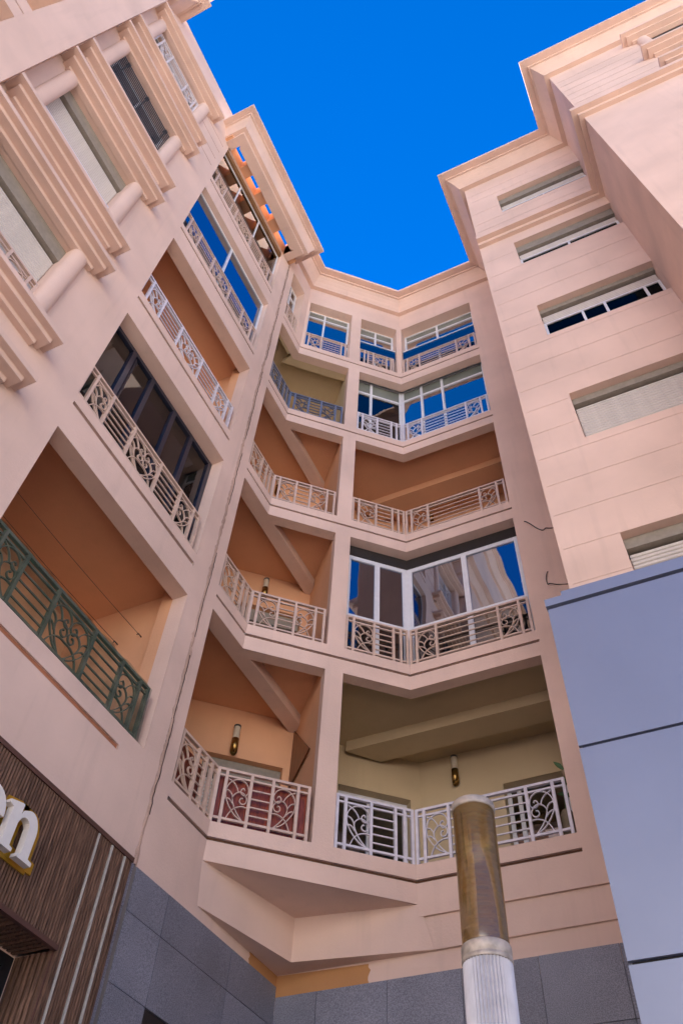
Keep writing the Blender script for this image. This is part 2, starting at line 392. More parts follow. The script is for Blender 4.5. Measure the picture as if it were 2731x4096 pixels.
def railing(parent, F, d, segs, g, mat, zt=None, zb=None, rails=True, foot=None, label=None):
    """segs: [u0, kind, u1, kind, u2 ...]; kind o = open, s = scroll, m = mirrored scroll, b = bars, j = no post"""
    us = segs[0::2]; kinds = segs[1::2]; zt = zt or g + .93; zb = zb or g + .29; foot = foot or g + .2
    r = MB().box(F, us[0], us[-1], zt - .032, zt, d - .02, d + .02).build('balcony_railing', mat, parent)
    MB().box(F, us[0], us[-1], zt - .105, zt - .082, d - .012, d + .012).build('upper_rail', mat, r)
    MB().box(F, us[0], us[-1], zb - .014, zb + .014, d - .014, d + .014).build('bottom_rail', mat, r)
    if label: r['label'] = label
    M_ = Matrix(((F.u.x, F.n.x, 0, 0), (F.u.y, F.n.y, 0, 0), (0, 0, 1, 0), (0, 0, 0, 1)))
    posts = []
    for i, u in enumerate(us):
        if i and kinds[i - 1].endswith('j') : continue
        MB().box(F, u - .018, u + .018, foot, zt - .003, d - .022, d + .024).build('post', mat, r)
    for (a, b), k in zip(zip(us, us[1:]), kinds):
        k0 = k[0]
        if k0 == 'b':
            h = (zt - .105) - zb
            for q in (.19, .39, .59, .80):
                MB().box(F, a, b, zb + h * q - .008, zb + h * q + .008, d - .008, d + .008).build('bar', mat, r)
        elif k0 in 'sm':
            if mat not in SCR: SCR[mat] = scroll_mesh(); SCR[mat].materials.append(MT[mat])
            oo = link(SCR[mat], 'scroll', None, r)
            w = (b - a - .036) / .30; h = (zt - .105 - zb - .014) / .50
            x0 = a + .018 if k0 == 's' else b - .018
            q = F.p(x0, zb + .014, d)
            oo.matrix_basis = Matrix.Translation(q) @ M_ @ Matrix.Diagonal((w if k0 == 's' else -w, 1, h, 1))
    return r

def window(parent, F, d, u0, u1, z0, z1, vs_, hs_, frame, pane, fw=.045, depth=.05, name='window', top=None, bot=None):
    """frame with vertical bars vs_ and horizontal bars hs_; each pane a piece of its own"""
    mb = MB()
    for a in (u0, u1 - fw): mb.box(F, a, a + fw, z0, z1, d - depth, d)
    for c in (z0, z1 - fw): mb.box(F, u0 + fw, u1 - fw, c, c + fw, d - depth + .002, d - .002)
    for v in vs_: mb.box(F, v - fw / 2, v + fw / 2, z0 + fw, z1 - fw, d - depth + .001, d + .004)
    for h in hs_: mb.box(F, u0 + fw, u1 - fw, h - fw / 2, h + fw / 2, d - depth + .003, d - .003)
    w = mb.build(name, frame, parent)
    U = [u0] + sorted(vs_) + [u1]; Z = [z0] + sorted(hs_) + [z1]
    for a, b in zip(U, U[1:]):
        for c, e in zip(Z, Z[1:]):
            MB().box(F, a + .01, b - .01, c + .01, e - .01, d - depth * .55, d - depth * .45).build('pane', top if (top and c == Z[-2]) else bot if (bot and c == Z[0]) else pane, w)
    return w

def shutter(parent, F, d, u0, u1, z0, z1, zbox, mat='shutter', pitch=.056):
    s = MB().box(F, u0, u1, zbox, z1, d - .12, d + .02)
    s = s.build('roller_shutter', 'shutter_box', parent)
    MB().box(F, u0, u1, zbox - .035, zbox - .001, d - .10, d - .075).build('dark_gap_strip', 'gasket', s)  # black strip painted in for the dark of the gap below the box
    n = int((zbox - .034 - z0) / pitch); me = None
    for i in range(n):
        za = zbox - .034 - pitch * i
        if me is None:
            pts = [(0, .0), (.010, -.008), (.015, -.026), (.012, -.042), (.0, -.050), (-.006, -.048), (-.006, -.002)]
            mb = MB(); P = [F.p(u, z, dd) for u in (u0 + .01, u1 - .01) for dd, z in pts]
            m = len(pts)
            mb.add(P, [(k, (k + 1) % m, m + (k + 1) % m, m + k) for k in range(m)] + [tuple(range(m)), tuple(range(m, 2 * m))])
            me = bpy.data.meshes.new('slat'); me.from_pydata(mb.v, [], mb.f); me.update(); me.materials.append(MT[mat])
        o = link(me, 'slat', None, s); q = F.n * (d - .05); o.location = (q.x, q.y, za)
    return s

# ---------------------------------------------------------------- left block: walls
CORN = lambda z: [(-.02, z), (.10, z), (.10, z + .05), (.125, z + .09), (.17, z + .17), (.235, z + .26), (.29, z + .32),
                  (.29, z + .335), (.335, z + .335), (.335, z + .40), (.48, z + .40), (.48, z + .50), (-.02, z + .52)]
HOODY0, HOODY1 = -.26, 2.10
hood_out = [8.71, 11.70, 14.67, 17.70, 20.66]
sill_out = [6.56, 9.57, 12.49, 15.49, 18.48]
ops = []
for k in range(5):
    ops.append((.16, 1.62, sill_out[k] + .1, hood_out[k] - .14, .3))
w = MB().wall(FL, -.27, 2.56, 5.3, 22.65, ops)
Lop = [(2.69, 5.34, 6.66, 8.95), (2.69, 5.30, 9.68, 11.90), (2.69, 5.30, 12.68, 14.92), (2.69, 5.30, 15.68, 17.86), (2.69, 5.30, 18.63, 20.9)]
ops2 = [(a, b, c, e, .22) for a, b, c, e in Lop[:4]] + [(2.69, 5.30, 18.63, 20.90, .16)]
ops2 += [(2.70, 5.29, g - .034, g + .026, .045) for g in G[1:]] + [(2.70, 4.98, 6.40, 6.46, .025)]
w.wall(FL, 2.56, 5.625, 5.3, 20.88, ops2)
w.poly([FL.p(2.56, 20.88), FL.p(2.56, 22.65), FL.p(2.56, 22.65, -.4), FL.p(2.56, 20.88, -.4)])
w.poly([FL.p(-.27, 22.65), FL.p(2.56, 22.65), FL.p(2.56, 22.65, -.4), FL.p(-.27, 22.65, -.4)])
w.poly([FL.p(5.625, 5.3), FL.p(5.625, 20.88), FL.p(5.625, 20.88, -.1), FL.p(5.625, 5.3, -.1)])
w.build('wall', 'pink', left_b)
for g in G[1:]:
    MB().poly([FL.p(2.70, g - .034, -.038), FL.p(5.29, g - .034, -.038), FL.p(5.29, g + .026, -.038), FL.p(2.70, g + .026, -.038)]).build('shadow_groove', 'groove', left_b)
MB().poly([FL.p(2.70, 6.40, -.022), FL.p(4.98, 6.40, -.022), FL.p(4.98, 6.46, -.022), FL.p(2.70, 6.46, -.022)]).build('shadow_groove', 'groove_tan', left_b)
# masonry core that closes the rooms, with the roof
MB().box(FL, -.3, 2.55, 0, 22.5, -9, -.32).build('core_wall', 'pink', left_b)
MB().box(FL, 2.55, 5.6, 0, 6.5, -9, -.32).build('core_wall', 'pink', left_b)
MB().box(FL, 2.56, 5.6, 5.25, 5.3, -.3, -.001).build('wall_base', 'pink', left_b)

# rooms behind the left balconies
def lroom(k, depth, mat, ceil, floor, y0=2.69, y1=5.30):
    x1 = XL - depth; xa = XL - .22
    r = MB()
    r.poly([(xa, y0, ceil), (xa, y1 + .08, ceil), (x1, y1 + .08, ceil), (x1, y0, ceil)])
    r.poly([(xa + .2, y0, floor), (xa + .2, y1 + .08, floor), (x1, y1 + .08, floor), (x1, y0, floor)])
    r.poly([(x1, y0, floor), (x1, y1 + .08, floor), (x1, y1 + .08, ceil), (x1, y0, ceil)])
    r.poly([(xa, y0, floor), (x1, y0, floor), (x1, y0, ceil), (xa, y0, ceil)])
    r.poly([(xa - .18, y1 + .08, floor), (x1, y1 + .08, floor), (x1, y1 + .08, ceil), (xa - .18, y1 + .08, ceil)])
    r.poly([(xa, y1, floor), (xa - .18, y1, floor), (xa - .18, y1, ceil), (xa, y1, ceil)])
    r.poly([(xa - .18, y1, floor), (xa - .18, y1 + .08, floor), (xa - .18, y1 + .08, ceil), (xa - .18, y1, ceil)])
    r.poly([(xa, y0, Lop[k][3]), (xa, y1, Lop[k][3]), (xa, y1, ceil), (xa, y0, ceil)])
    return r.build('balcony_room', mat, left_b)
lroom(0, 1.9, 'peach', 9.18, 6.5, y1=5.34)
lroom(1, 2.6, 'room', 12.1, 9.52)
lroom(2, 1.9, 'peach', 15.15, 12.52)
lroom(3, 2.6, 'room', 18.1, 15.52)
# lower edge of each room roof so no daylight leaks between storeys
for z0, z1 in ((9.2, 9.5), (12.12, 12.5), (15.17, 15.5), (18.12, 18.5)):
    MB().box(FL, 2.6, 5.6, z0, z1, -7, -.26).build('floor_slab', 'pink', left_b)

# stepped hoods, stepped sills, rounded jambs
def stepped(F, u0, u1, zo, up, parent, name, left_free=True, mat='pink'):
    mb = MB()
    for i, (d, ins, z, t) in enumerate(((.075, .17, zo - .145, .075), (.19, .085, zo - .075, .085), (.275, .0, zo, up))):
        mb.box(F, u0 + ins, u1 - ins, z, z + t - .001, -.02, d)
    return mb.build(name, mat, parent)
def pilaster(F, uc, z0, z1, parent, w=.118, dp=.10):
    mb = MB(); n = 14
    pts = [(uc - w, -.05)] + [(uc - w * math.cos(math.pi * i / n), dp * math.sin(math.pi * i / n) ** .8 + .0) for i in range(n + 1)] + [(uc + w, -.05)]
    P = [F.p(u, z, d) for z in (z0, z1) for u, d in pts]; m = len(pts)
    mb.add(P, [(i, i + 1, m + i + 1, m + i) for i in range(m - 1)])
    o = mb.build('rounded_jamb', 'pink_smooth', parent, smooth=True)
    return o
for k in range(5):
    stepped(FL, HOODY0, HOODY1, hood_out[k], .085, left_b, 'window_hood')
    stepped(FL, HOODY0, HOODY1, sill_out[k], .085, left_b, 'window_sill')
    for uc in (.05, 1.735):
        pilaster(FL, uc, sill_out[k] + .08, hood_out[k] - .144, left_b)
# joint lines on the top storey wall
for z in (18.95, 19.45, 19.95, 20.45):
    MB().box(FL, 1.86, 2.56, z, z + .012, -.004, .0025).build('wall_joint', 'groove_tan', left_b)

# openings in the hooded column
for k in (0, 1, 2):
    zt = hood_out[k] - .14
    shutter(left_b, FL, -.12, .16, 1.62, sill_out[k] + .1, zt, zt - .30)
railing(left_b, FL, -.06, [.18, 'o', .30, 's', .62, 'b', 1.16, 'm', 1.49, 'o', 1.60], G[1], 'cream_rail', zt=10.42, foot=9.66)
railing(left_b, FL, -.05, [.18, 'o', .50, 'b', 1.08, 'b', 1.50, 'o', 1.60], G[2], 'white_rail', zt=13.32, foot=12.6)
railing(left_b, FL, -.07, [.18, 'o', .30, 's', .63, 'b', 1.19, 'm', 1.52, 'o', 1.60], G[4], 'white_rail', zt=20.44, zb=19.72, foot=18.6)
window(left_b, FL, -.2, .16, 1.62, sill_out[4] + .1, hood_out[4] - .14, [.9], [], 'white_frame', 'clear_glass')
window(left_b, FL, -.2, .16, 1.62, sill_out[3] + .1, hood_out[3] - .14, [.9], [], 'white_frame', 'mirror_glass')
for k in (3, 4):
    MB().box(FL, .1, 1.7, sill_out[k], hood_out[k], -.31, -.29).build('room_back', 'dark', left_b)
# the barred security grille of the fourth storey
gr = MB()
for y in (.31, .90, 1.50): gr.box(FL, y - .012, y + .012, 15.75, 17.56, -.075, -.06)
gr = gr.build('window_grille', 'steel', left_b)
for i in range(19):
    z = 15.85 + i * .092
    MB().tube([FL.p(.17, z, -.05), FL.p(1.61, z, -.05)], .011, 6).build('bar', 'steel', gr)
for y in (.31, .90, 1.50):
    MB().box(FL, y - .03, y + .03, 17.50, 17.56, -.10, -.04).build('bracket', 'steel', gr)

# nearer bay of the left block
XN, YN = -4.66, -.275
FN = Fr((XN, 0), (0, 1), (1, 0))
w = MB()
nops = []
for h in (10.24, 13.24, 16.24, 19.24):
    nops.append((-3.4, -.82, h - 2.35, h, .9, True)); nops.append((-3.4, -.82, h + .30, h + .335, .03, True))
w.wall(FN, -14, YN, 5.3, 21.85, nops)
w.poly([(XN, YN, 0), (XN, YN, 21.85), (XL, YN, 21.85), (XL, YN, 0)])
w.poly([(XN, YN, 5.3), (XN, -8, 5.3), (XL, -8, 5.3), (XL, YN, 5.3)])
w.build('wall', 'pink', left_b)
for h in (10.24, 13.24, 16.24, 19.24):
    MB().box(FN, -3.3, -1.2, h - 2.3, h - .25, -.89, -.85).build('balcony_door', 'shutter_box', left_b)
MB().sweep([(XN, -14), (XN, YN), (XL - .3, YN)], CORN(21.75)).build('cornice', 'pink', left_b)
MB().box(FN, -14, YN - .05, 22.2, 27.2, -4, -.05).build('attic_wall', 'pink', left_b)
MB().sweep([(XN - .05, -14), (XN - .05, YN - .05), (XL - 4, YN - .05)], CORN(26.8)).build('cornice', 'pink', left_b)
MB().prism([(XN, -8), (XN, YN), (XL, YN), (XL - 9, YN), (XL - 9, -8)], 22.1, 22.2).build('roof', 'roof', left_b)

# pergola over the top left balcony
PY0, PY1, PX = 2.56, 5.52, -4.49
pp = [(-.24, 20.90), (0, 20.90), (0, 21.02), (.085, 21.02), (.085, 21.09), (.10, 21.16), (.125, 21.28), (.165, 21.40), (.185, 21.45), (.225, 21.45), (.225, 21.54), (.335, 21.54), (.335, 21.66), (-.24, 21.66)]
pg = MB().sweep([(PX, PY0), (PX, PY1)], pp, pre=(XL, PY0), post=(XL, PY1))
pgf = pg.build('pergola_beam', 'pink', left_b)
MB().sweep([(XL - .02, PY0), (PX, PY0)], [(d if d > -.1 else -.20, z) for d, z in pp], post=(PX, PY1)).build('pergola_beam', 'pink', left_b)
MB().sweep([(PX, PY1), (XL - .02, PY1)], [(d if d > -.1 else -.18, z) for d, z in pp], pre=(PX, PY0)).build('pergola_beam', 'pink', left_b)
for a, b in ((3.19, 3.44), (3.84, 4.13), (4.50, 4.80)):
    MB().prism([(PX - .235, a), (PX - .235, b), (-6.6, b), (-6.6, a)], 20.97, 21.55).build('pergola_rafter', 'peach', left_b)
MB().prism([(-4.945, 2.62), (-4.945, 5.34), (-5.2, 5.34), (-5.2, 2.62)], 20.93, 21.5).build('pergola_beam', 'peach', left_b)
MB().prism([(-5.46, 2.62), (-5.46, 5.34), (-5.62, 5.34), (-5.62, 2.62)], 20.95, 21.45).build('pergola_beam', 'peach', left_b)
for a, b in ((2.5, 2.76), (5.34, 5.625)):
    MB().prism([(-4.75, a), (-4.75, b), (-6.6, b), (-6.6, a)], 20.94, 21.5).build('pergola_beam', 'peach', left_b)
for xx in (-5.0, -5.1):
    MB().prism([(xx - .025, 2.69), (xx - .025, 5.30), (xx + .025, 5.30), (xx + .025, 2.69)], 20.72, 20.93).build('blind_rail', 'beam_wood', left_b)
r = MB()
r.poly([(-6.6, 2.6, 18.5), (-6.6, 5.62, 18.5), (-6.6, 5.62, 22.6), (-6.6, 2.6, 22.6)])
r.poly([(-5.1, 2.685, 18.6), (-6.6, 2.685, 18.6), (-6.6, 2.685, 21), (-5.1, 2.685, 21)])
r.poly([(-5.1, 5.305, 18.6), (-6.6, 5.305, 18.6), (-6.6, 5.305, 21), (-5.1, 5.305, 21)])
r.poly([(-4.95, 2.6, 18.6), (-4.95, 5.6, 18.6), (-6.6, 5.6, 18.6), (-6.6, 2.6, 18.6)])
r.build('balcony_room', 'cream_wall', left_b)
window(left_b, FL, -.1, 2.70, 5.29, 18.7, 20.72, [3.5, 4.35], [], 'white_frame', 'clear_glass', fw=.03, depth=.03)

# railings on the left facade
LS = [2.70, 'o', 2.84, 's', 3.16, 'b', 3.64, 's', 3.94, 'mj', 4.245, 'b', 4.73, 'm', 5.06, 'o', 5.19, 'o', 5.24]
def lrail(g, mat, label): 
    us = [2.70, 2.84, 3.16, 3.64, 4.245, 4.73, 5.06, 5.20]
    segs = [us[0], 'o', us[1], 's', us[2], 'b', us[3], 'd', us[4], 'b', us[5], 'm', us[6], 'o', us[7]]
    r = railing(left_b, FL, -.06, segs, g, mat, label=label)
    if mat not in SCR: SCR[mat] = scroll_mesh(); SCR[mat].materials.append(MT[mat])
    M_ = Matrix(((0, 1, 0, 0), (1, 0, 0, 0), (0, 0, 1, 0), (0, 0, 0, 1)))
    zt, zb = g + .93, g + .29; h = (zt - .105 - zb - .014) / .5; w_ = (us[4] - us[3] - .036) / 2 / .30
    for s_, x0 in ((1, us[3] + .018), (-1, us[4] - .018)):
        oo = link(SCR[mat], 'scroll', None, r)
        oo.matrix_basis = Matrix.Translation(FL.p(x0, zb + .014, -.06)) @ M_ @ Matrix.Diagonal((s_ * w_, 1, h, 1))
    return r
lrail(G[0], 'green_rail', 'grey green railing behind green netting')
lrail(G[1], 'cream_rail', 'cream railing under the navy window')
lrail(G[2], 'white_rail', 'white railing of the open left balcony')
lrail(G[3], 'cream_rail', None)
lrail(G[4], 'cream_rail', None)

# glazing of the left balconies
wn_ = window(left_b, FL, -.20, 2.70, 5.29, 9.69, 11.89, [3.68, 4.25, 4.716], [], 'navy_frame', 'pale_glass', fw=.075, depth=.07)
wn_['label'] = 'navy framed balcony window with curtains'
MB().box(FL, 3.18, 3.255, 9.76, 11.83, -.27, -.19).build('mullion', 'navy_frame', wn_)
# the casement left standing open
cs = Fr(FL.p(3.27, 0, -.22)[:2], Vector((-.42, .9)).normalized(), Vector((.9, .42)).normalized())
MB().box(cs, 0, .40, 9.8, 9.86, -.02, .02).box(cs, 0, .40, 11.70, 11.76, -.02, .02).box(cs, 0, .05, 9.86, 11.7, -.02, .02).box(cs, .35, .40, 9.86, 11.7, -.02, .02).build('casement', 'navy_frame', wn_)
MB().box(cs, .04, .36, 9.85, 11.71, -.004, .004).build('pane', 'mirror_glass', wn_)
window(left_b, FL, -.11, 2.70, 5.29, 15.69, 17.85, [3.97], [], 'white_frame', 'mirror_glass')

# ---------------------------------------------------------------- corner block
nb = lambda k: (-nM.x * k, -nM.y * k)
def Mo(t, off): q = mA + eM * t - nM * off; return (q.x, q.y)
T0, T1 = 1.16, 1.42
w = MB()
opsL2 = [(5.87, 6.67, SILL[k], BOT[k + 1], .18) for k in range(4)] + [(5.87, 6.45, SILL[4], 21.0, .22)]
opsL2 += [(5.875, 6.67, g - .024, g + .02, .04) for g in G]
w.wall(FL, 5.655, 6.67, 5.3, ZTOP + .1, opsL2)
opsM = [(0, T0, SILL[k], BOT[k + 1], .18) for k in range(4)] + [(T1, LM, SILL[k], BOT[k + 1], .18) for k in range(4)]
opsM += [(.065, 1.145, SILL[4], 20.98, .22), (1.395, 2.32, SILL[4], 20.96, .24)]
opsM += [(0, LM, g - .024, g + .02, .04) for g in G]
w.wall(FM, 0, LM, 6.18, ZTOP + .1, opsM)
opsR = [(mB.x, -1.30, SILL[k], BOT[k + 1], .18) for k in range(4)] + [(-3.115, -1.30, SILL[4], 20.98, .24)]
opsR += [(mB.x, -1.28, g - .024, g + .02, .04) for g in G]
w.wall(FR, mB.x, XB + .05, 6.04, ZTOP + .1, opsR)
# reveal returns where the wrapped openings turn the folds need no jamb; side return of the joint
w.poly([FL.p(5.655, 5.3), FL.p(5.655, ZTOP), FL.p(5.655, ZTOP, -.1), FL.p(5.655, 5.3, -.1)])
w.build('wall', 'pink', corner_b)
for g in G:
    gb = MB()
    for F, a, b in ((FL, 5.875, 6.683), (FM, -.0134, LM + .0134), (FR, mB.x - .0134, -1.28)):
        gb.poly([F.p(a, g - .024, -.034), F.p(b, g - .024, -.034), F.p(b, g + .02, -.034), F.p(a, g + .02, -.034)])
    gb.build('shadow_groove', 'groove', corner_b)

for k in range(4):
    for z in (BOT[k + 1], SILL[k]):
        for C, a, b, c in ((mB, FM.p(LM, 0, -.18), rf(.18), FR.p(mB.x, 0, -.18)), (mA, FL.p(6.67, 0, -.18), lf(.18), FM.p(0, 0, -.18))):
            MB().poly([(C.x, C.y, z), (a[0], a[1], z), (b[0], b[1], z), (c[0], c[1], z)]).build('reveal', 'pink', corner_b)
# rooms of the corner balconies
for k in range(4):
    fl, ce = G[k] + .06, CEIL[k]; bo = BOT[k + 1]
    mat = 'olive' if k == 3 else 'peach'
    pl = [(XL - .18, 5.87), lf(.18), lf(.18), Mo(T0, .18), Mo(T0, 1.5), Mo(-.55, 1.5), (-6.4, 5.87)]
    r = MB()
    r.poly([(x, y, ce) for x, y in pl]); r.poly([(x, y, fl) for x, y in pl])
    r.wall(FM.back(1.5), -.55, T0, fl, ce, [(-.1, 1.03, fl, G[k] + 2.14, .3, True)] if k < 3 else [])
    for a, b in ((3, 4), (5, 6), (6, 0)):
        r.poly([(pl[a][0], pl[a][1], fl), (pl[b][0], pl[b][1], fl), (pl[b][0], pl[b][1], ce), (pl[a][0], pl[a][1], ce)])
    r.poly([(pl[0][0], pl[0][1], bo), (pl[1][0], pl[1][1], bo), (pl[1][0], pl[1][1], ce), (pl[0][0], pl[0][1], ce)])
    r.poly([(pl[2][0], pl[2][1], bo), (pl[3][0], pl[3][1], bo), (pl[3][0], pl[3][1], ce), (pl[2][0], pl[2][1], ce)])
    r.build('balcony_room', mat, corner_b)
    if k < 3:
        MB().prism([(-5.17, 5.875), (-4.945, 5.875), (-4.945, 8.43), (-5.17, 8.60)], bo + .002, ce).build('ceiling_beam', 'pink', corner_b)
    else:
        MB().prism([Mo(-.3, .35), Mo(-.06, .004), Mo(T0 - .002, .004), Mo(T0 - .002, .35)], bo + .002, ce).build('ceiling_beam', 'olive', corner_b)
        MB().prism([(-5.17, 5.875), (-4.945, 5.875), (-4.945, 6.6), (-5.17, 6.6)], bo + .003, ce).build('ceiling_beam', 'olive', corner_b)
    # right-hand room
    mat = {0: 'olive', 2: 'peach'}.get(k, 'room')
    jx = Mo(0, 1.75); s_ = (10.13 - jx[1]) / eM.y; cx = jx[0] + eM.x * s_
    pr = [Mo(T1, .18), Mo(T1, 1.75), (cx, 10.13), (-1.295, 10.13), (-1.295, YR + .18), rf(.18)]
    r = MB()
    r.poly([(x, y, ce) for x, y in pr]); r.poly([(x, y, fl) for x, y in pr])
    hd = G[k] + 2.27
    r.wall(FM.back(1.75), T1, (Vector((cx, 10.13)) - mA).dot(eM), fl, ce, [(1.93, 3.05, fl, hd, .3, True)] if k in (0, 2) else [])
    r.wall(Fr((0, 10.13), (1, 0), (0, -1)), cx, -1.295, fl, ce, [(-2.48, -1.30, fl, hd, .3, True)] if k in (0, 2) else [])
    for a, b in ((0, 1), (3, 4)):
        r.poly([(pr[a][0], pr[a][1], fl), (pr[b][0], pr[b][1], fl), (pr[b][0], pr[b][1], ce), (pr[a][0], pr[a][1], ce)])
    for a, b in ((0, 5), (5, 4)):
        r.poly([(pr[a][0], pr[a][1], bo), (pr[b][0], pr[b][1], bo), (pr[b][0], pr[b][1], ce), (pr[a][0], pr[a][1], ce)])
    r.build('balcony_room', mat, corner_b)
    if k in (0, 2):
        MB().prism([(-4.58, 9.22), (-1.297, 9.22), (-1.297, 9.66), (-4.2, 9.66)], bo + .002, ce).build('ceiling_beam', mat, corner_b)
# closing masonry behind and between
pts = [(-7.5, 5.66), (XL - .33, 5.66), (XL - .33, 6.58), Mo(.0, .36), Mo(LM, .33), (mB.x, YR + .33), (XB + 2, YR + .33), (XB + 2, 14), (-7.5, 14)]
MB().prism(pts, 21.25, 21.5).build('roof', 'roof', corner_b)
bk = MB()
bk.box(FR, -7, 4, 0, 21.4, -2.5, -2.35)
bk.build('core_wall', 'room', corner_b)
MB().box(Fr((XL - 2, 5.66), (1, 0), (0, -1)), -3, 1.85, 0, 21.4, -.1, -.02).build('core_wall', 'pink', corner_b)
MB().poly([Mo(-2.5, 2.2) + (0,), Mo(3.2, 2.2) + (0,), Mo(3.2, 2.2) + (21.4,), Mo(-2.5, 2.2) + (21.4,)]).build('core_wall', 'room', corner_b)
for k in range(5):
    z = G[k] - .06
    MB().prism([(-7, 5.7), (XL - .04, 5.7), lf(.045), rf(.045), (XB, YR + .045), (XB, 11), (-7, 11)], z - .015, z + .1 if k < 4 else z + .1).build('floor_slab', 'pink', corner_b)
# top storey room and blinds of shade inside
MB().poly([Mo(-.5, 1.2) + (18.5,), Mo(2.6, 1.2) + (18.5,), Mo(2.6, 1.2) + (21.25,), Mo(-.5, 1.2) + (21.25,)]).build('room_back', 'room', corner_b)
# corner cornice, mitred into the right block
MB().sweep([(XL, 5.56), (mA.x, mA.y), (mB.x, mB.y), (XB, YR)], CORN(21.84), post=(XB, YB)).build('cornice', 'pink', corner_b)

# railings of the corner block
ML = [.0, 'o', .10, 's', .40, 'b', .66, 'm', .965, 'o', 1.10]
L2 = [5.90, 'o', 5.945, 's', 6.29, 'b', 6.46, 'o', 6.58, 'o', 6.70]
MR = [1.45, 'o', 1.555, 's', 1.875, 'b', 2.18, 'o', 2.295, 'o', 2.395]
RR = [-3.15, 'o', -3.055, 's', -2.745, 'b', -1.79, 'm', -1.475, 'o', -1.345]
RB = .06
lm_ = ['cream_rail', 'cream_rail', 'cream_rail', 'blue_rail']; rm_ = ['white_rail', 'cream_rail', 'cream_rail', 'white_rail']
for k in range(4):
    railing(corner_b, FM, -RB, ML, G[k], lm_[k]); railing(corner_b, FL, -RB, L2, G[k], lm_[k])
    railing(corner_b, FM, -RB, MR, G[k], rm_[k]); railing(corner_b, FR, -RB, RR, G[k], rm_[k])
railing(corner_b, FM, -RB, [.08, 'o', .17, 's', .47, 'b', .96, 'o', 1.06, 'o', 1.13], G[4], 'cream_rail')
railing(corner_b, FM, -RB, [1.41, 'o', 1.53, 'o', 1.62, 'b', 1.75, 's', 2.08, 'o', 2.19, 'o', 2.24], G[4], 'cream_rail')
railing(corner_b, FR, -RB, [-3.09, 'o', -3.0, 's', -2.70, 'b', -1.79, 'm', -1.475, 'o', -1.345], G[4], 'cream_rail')
railing(corner_b, FL, -RB, [5.9, 'o', 6.0, 's', 6.25, 'b', 6.36, 'o', 6.42], G[4], 'cream_rail')

# glazing
window(corner_b, FM, -.20, T1 + .005, LM + .078, SILL[1] - .05, 11.99, [1.965], [10.58], 'white_frame', 'mirror_glass', fw=.085, bot='navy_glass')
window(corner_b, FR, -.20, mB.x - .078, -1.305, SILL[1] - .05, 11.99, [-2.245], [10.58], 'white_frame', 'mirror_glass', fw=.085, bot='navy_glass')
mbx = MB().box(FM, T1 + .005, LM + .08, 11.99, 12.30, -.24, -.185).box(FR, mB.x - .08, -1.305, 11.99, 12.30, -.24, -.185)
mbx.build('shutter_box', 'dark', corner_b)
window(corner_b, FM, -.26, T1 + .005, LM + .10, SILL[3] - .05, 18.25, [1.79], [17.72], 'white_frame', 'clear_glass', fw=.055, top='transom_reflection')
window(corner_b, FR, -.26, mB.x - .10, -1.305, SILL[3] - .05, 18.25, [-2.78, -2.29], [17.80], 'white_frame', 'blue_glass', fw=.055, top='transom_reflection')
window(corner_b, FM, -.22, .066, 1.144, SILL[4] - .02, 20.98, [.51], [20.67], 'white_frame', 'blue_glass', fw=.045, top='transom_reflection')
window(corner_b, FM, -.24, 1.396, 2.319, SILL[4] - .02, 20.96, [1.85], [20.60], 'white_frame', 'blue_glass', fw=.045, top='transom_reflection')
window(corner_b, FR, -.24, -3.114, -1.301, SILL[4] - .02, 20.98, [-2.255], [20.65], 'white_frame', 'blue_glass', fw=.05, top='transom_reflection')
window(corner_b, FL, -.22, 5.871, 6.449, SILL[4] - .02, 21.0, [6.2], [20.5], 'white_frame', 'clear_glass', fw=.04)
for F, a, b in ((FM, 1.41, 2.30), (FR, -3.10, -1.31)):
    gp = MB().box(F, a, b, 19.36, 19.77, -.062, -.052).build('glass_guard', 'rail_glass', corner_b)
    MB().box(F, a, b, 19.77, 19.80, -.075, -.04).build('guard_rail', 'white_frame', gp)

# doors and shutters in the back walls
B15 = FM.back(1.5); B17 = FM.back(1.75); B10 = Fr((0, 10.13), (1, 0), (0, -1))
for k in (0, 1, 2):
    h = G[k] + 2.14
    shutter(corner_b, B15, -.12, -.095, 1.025, G[k] + (1.0 if k else .07), h - .003, h - .26)
for k in (0, 2):
    h = G[k] + 2.27
    window(corner_b, B17, -.14, 1.935, 3.045, G[k] + .07, h - .004, [2.45], [], 'white_frame', 'mirror_glass', fw=.06)
    window(corner_b, B10, -.14, -2.475, -1.305, G[k] + .07, h - .004, [-2.30, -1.6], [], 'white_frame', 'shop_glass', fw=.06)

# under the first balcony: stepped soffits down to the granite
I1 = (-4.567, 8.10); I2 = (-4.87, 8.345)
l1, r1 = (XL + .03, 6.68), (-3.12, 8.325)
s = MB()
s.poly([(mA.x, mA.y, 6.175), (mB.x, mB.y, 6.175), (-3.1, 8.34, 6.175), I1 + (6.175,), (XL - .05, 6.7, 6.175)])
s.build('soffit', 'pink', corner_b)
s = MB()
s.poly([(XL, 6.655, 6.175), I1 + (6.175,), I1 + (5.695,), (XL, 6.72, 5.72)])
s.poly([I1 + (6.175,), (-3.13, 8.30, 6.178), (-3.0, 8.335, 5.69), I1 + (5.695,)])
s.build('wall', 'pink', corner_b)
s = MB()
s.poly([(XL, 6.72, 5.72), I1 + (5.695,), (-3.0, 8.335, 5.69), (-3.0, 8.37, 5.69), I2 + (5.695,), (XL, 6.9, 5.72)])
s.build('soffit', 'pink', corner_b)
s = MB()
s.poly([(XL, 6.67, 5.3), (XL, 6.67, 6.2), (XL, 6.72, 5.72), (XL, 6.9, 5.72), I2 + (5.695,), I2 + (5.3,)])
